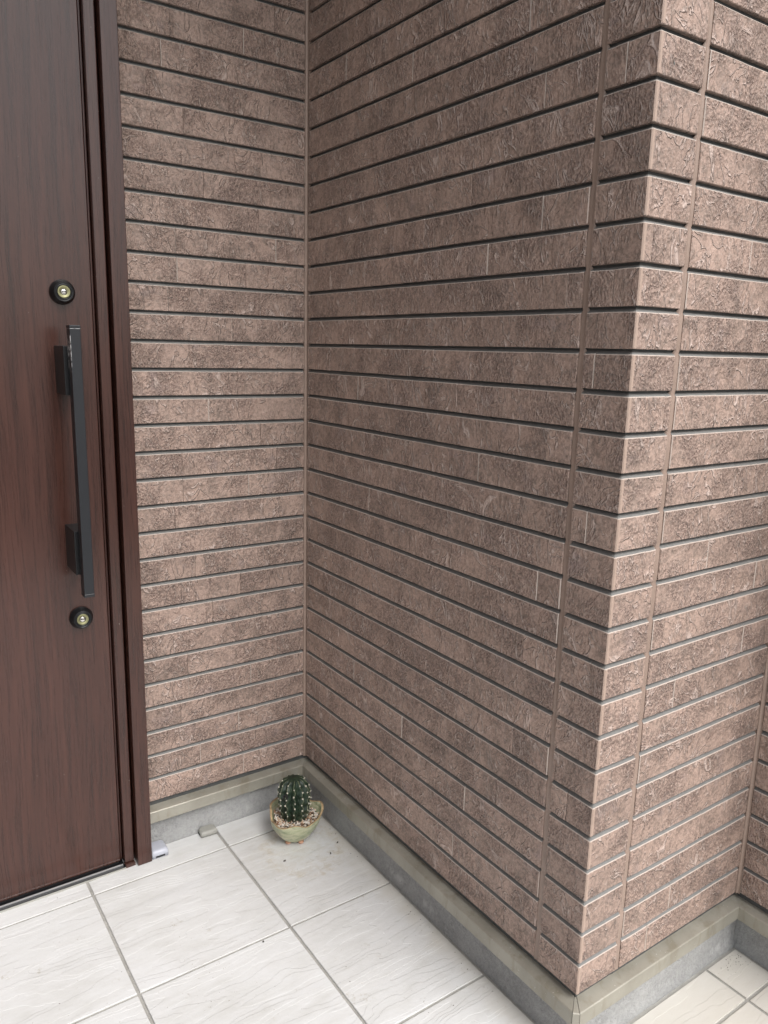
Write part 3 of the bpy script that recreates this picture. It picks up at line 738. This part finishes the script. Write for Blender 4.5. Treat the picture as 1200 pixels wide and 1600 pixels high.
for k in range(NR):
    a0 = 2 * math.pi * k / NR
    prev = None
    for i in range(0, 39):
        t = 0.06 + 0.92 * i / 38
        c = cact_pt(a0 + twist(t), t, 1.0); nrm = Vector((c.x - CO[0], c.y - CO[1], 0)).normalized()
        tan = Vector((-nrm.y, nrm.x, 0)); w_ = 0.00055 + 0.0003 * ra.random(); c = c + nrm * 0.0002 + tan * ra.uniform(-0.0003, 0.0003)
        row = [bml.verts.new(c - tan * w_ - nrm * 0.0008), bml.verts.new(c + nrm * 0.0004), bml.verts.new(c + tan * w_ - nrm * 0.0008)]
        if prev:
            bml.faces.new((prev[0], row[0], row[1], prev[1])); bml.faces.new((prev[1], row[1], row[2], prev[2]))
        prev = row
    n_a = 6
    for i in range(n_a):
        t = 0.16 + 0.82 * (i + (0.5 if k % 2 else 0.1) + ra.uniform(-0.12, 0.12)) / n_a
        if t > 0.985: continue
        c = cact_pt(a0 + twist(t), t, 1.0); nrm = Vector((c.x - CO[0], c.y - CO[1], 0.02 if t < 0.7 else 0.06)).normalized()
        sz = ra.uniform(0.0014, 0.0023) * (1.15 if 0.35 < t < 0.85 else 0.85)
        vv = bmesh.ops.create_icosphere(bma, subdivisions=1, radius=sz)['verts']
        for v in vv: v.co = v.co * ra.uniform(0.85, 1.15) + c + nrm * 0.0006
        for q in range(4):                               # short spines
            dv = (nrm + Vector((ra.uniform(-1, 1), ra.uniform(-1, 1), ra.uniform(-0.8, 0.8))) * 0.8).normalized(); ln = ra.uniform(0.0025, 0.0045)
            sd = dv.orthogonal().normalized() * 0.00022; s2 = dv.cross(sd)
            b0 = [bma.verts.new(c + sd), bma.verts.new(c - sd * 0.5 + s2 * 0.9), bma.verts.new(c - sd * 0.5 - s2 * 0.9)]; tp = bma.verts.new(c + dv * ln)
            for e in range(3): bma.faces.new((b0[e], b0[(e + 1) % 3], tp))
ar = bm_obj('areoles', bma, MARE, cac); ar['kind'] = 'stuff'
rl = bm_obj('rib_crests', bml, MLINE, cac); rl['kind'] = 'stuff'
# round wound high on the viewer's left
ha = FA - R_(30); ht = 0.70
c = cact_pt(ha, ht, 0.96); nr = Vector((math.cos(ha), math.sin(ha), 0.1)).normalized()
bm = bmesh.new(); n = 20; q1 = nr.orthogonal().normalized(); q2 = nr.cross(q1)
rr_ = []
for r, d in ((0.0060, -0.001), (0.0058, 0.0024), (0.0048, 0.0030), (0.0042, 0.0016), (0.0036, -0.002)):
    rr_.append([bm.verts.new(c + (q1 * math.cos(2 * math.pi * i / n) + q2 * math.sin(2 * math.pi * i / n)) * r + nr * d) for i in range(n)])
for a, b in zip(rr_[:-1], rr_[1:]):
    for i in range(n): bm.faces.new((a[i], a[(i + 1) % n], b[(i + 1) % n], b[i]))
bm.faces.new(rr_[-1])
bm_obj('wound_hole', bm, MDARK, cac, smooth=True)

# ------------------------------------------------------------ scraps on the tiles
def px_scrap(x, y, rz, ln, wd, col_m, label):
    bm = bmesh.new(); pts = [(-ln / 2, 0), (-ln * 0.2, wd / 2), (ln * 0.25, wd * 0.42), (ln / 2, wd * 0.1), (ln * 0.2, -wd * 0.5), (-ln * 0.25, -wd * 0.36)]
    lo = [bm.verts.new((a, b, 0.0004 + abs(a) * 0.15)) for a, b in pts]; hi = [bm.verts.new((a * 0.92, b * 0.9, 0.0012 + abs(a) * 0.22)) for a, b in pts]
    bm.faces.new(lo[::-1]); bm.faces.new(hi)
    for i in range(6): bm.faces.new((lo[i], lo[(i + 1) % 6], hi[(i + 1) % 6], hi[i]))
    o = bm_obj('leaf_scrap', bm, col_m, None, (x, y, 0)); o.rotation_euler = (0, 0, rz)
    o['label'] = label; o['category'] = 'leaf scrap'; o['group'] = 'dry scraps on the tiles'
MSCR = mat_plain('dry_leaf', (0.045, 0.032, 0.026), 0.85, 200, 0.001, 0.3, 90)
px_scrap(-0.165, -0.205, 0.2, 0.0075, 0.0045, MSCR, 'tiny dark leaf scrap on the tile below the cactus pot')
px_scrap(-0.064, -0.238, 1.2, 0.0085, 0.0028, MSCR, 'tiny dark twig-like scrap on the tile right of the cactus pot')
px_scrap(-0.030, -0.212, 0.6, 0.0085, 0.0026, MSCR, 'tiny dark scrap close to the long shaded wall near the cactus')
px_scrap(-0.313, -0.400, 0.8, 0.0050, 0.0034, MSCR, 'tiny black speck beside the tile crossing in the foreground')

# loose dirt: gathered in the far inner corner on the right, a few grains elsewhere
bm = bmesh.new(); rg = random.Random(21)
spots = [(M - 0.012 - abs(rg.gauss(0, 0.030)), -L - 0.020 - abs(rg.gauss(0, 0.018))) for _ in range(45)]
spots += [(rg.uniform(-0.9, -0.01), rg.uniform(-1.0, -0.05)) for _ in range(60)] + [(-0.016 - abs(rg.gauss(0, 0.006)), rg.uniform(-0.9, -0.02)) for _ in range(50)]
for x, y in spots:
    sz = rg.uniform(0.0003, 0.0009)
    vv = bmesh.ops.create_icosphere(bm, subdivisions=1, radius=sz)['verts']
    q = (rg.uniform(0.7, 1.9), rg.uniform(0.7, 1.3), 0.6)
    for v in vv: v.co = Vector((v.co.x * q[0] + x, v.co.y * q[1] + y, v.co.z * q[2] + sz * 0.5))
dg = bm_obj('dirt_grains', bm, mat_plain('dirt', (0.085, 0.068, 0.052), 0.95)); dg['kind'] = 'stuff'; dg['label'] = 'fine dark dirt grains scattered over the tiles'; dg['category'] = 'dirt'
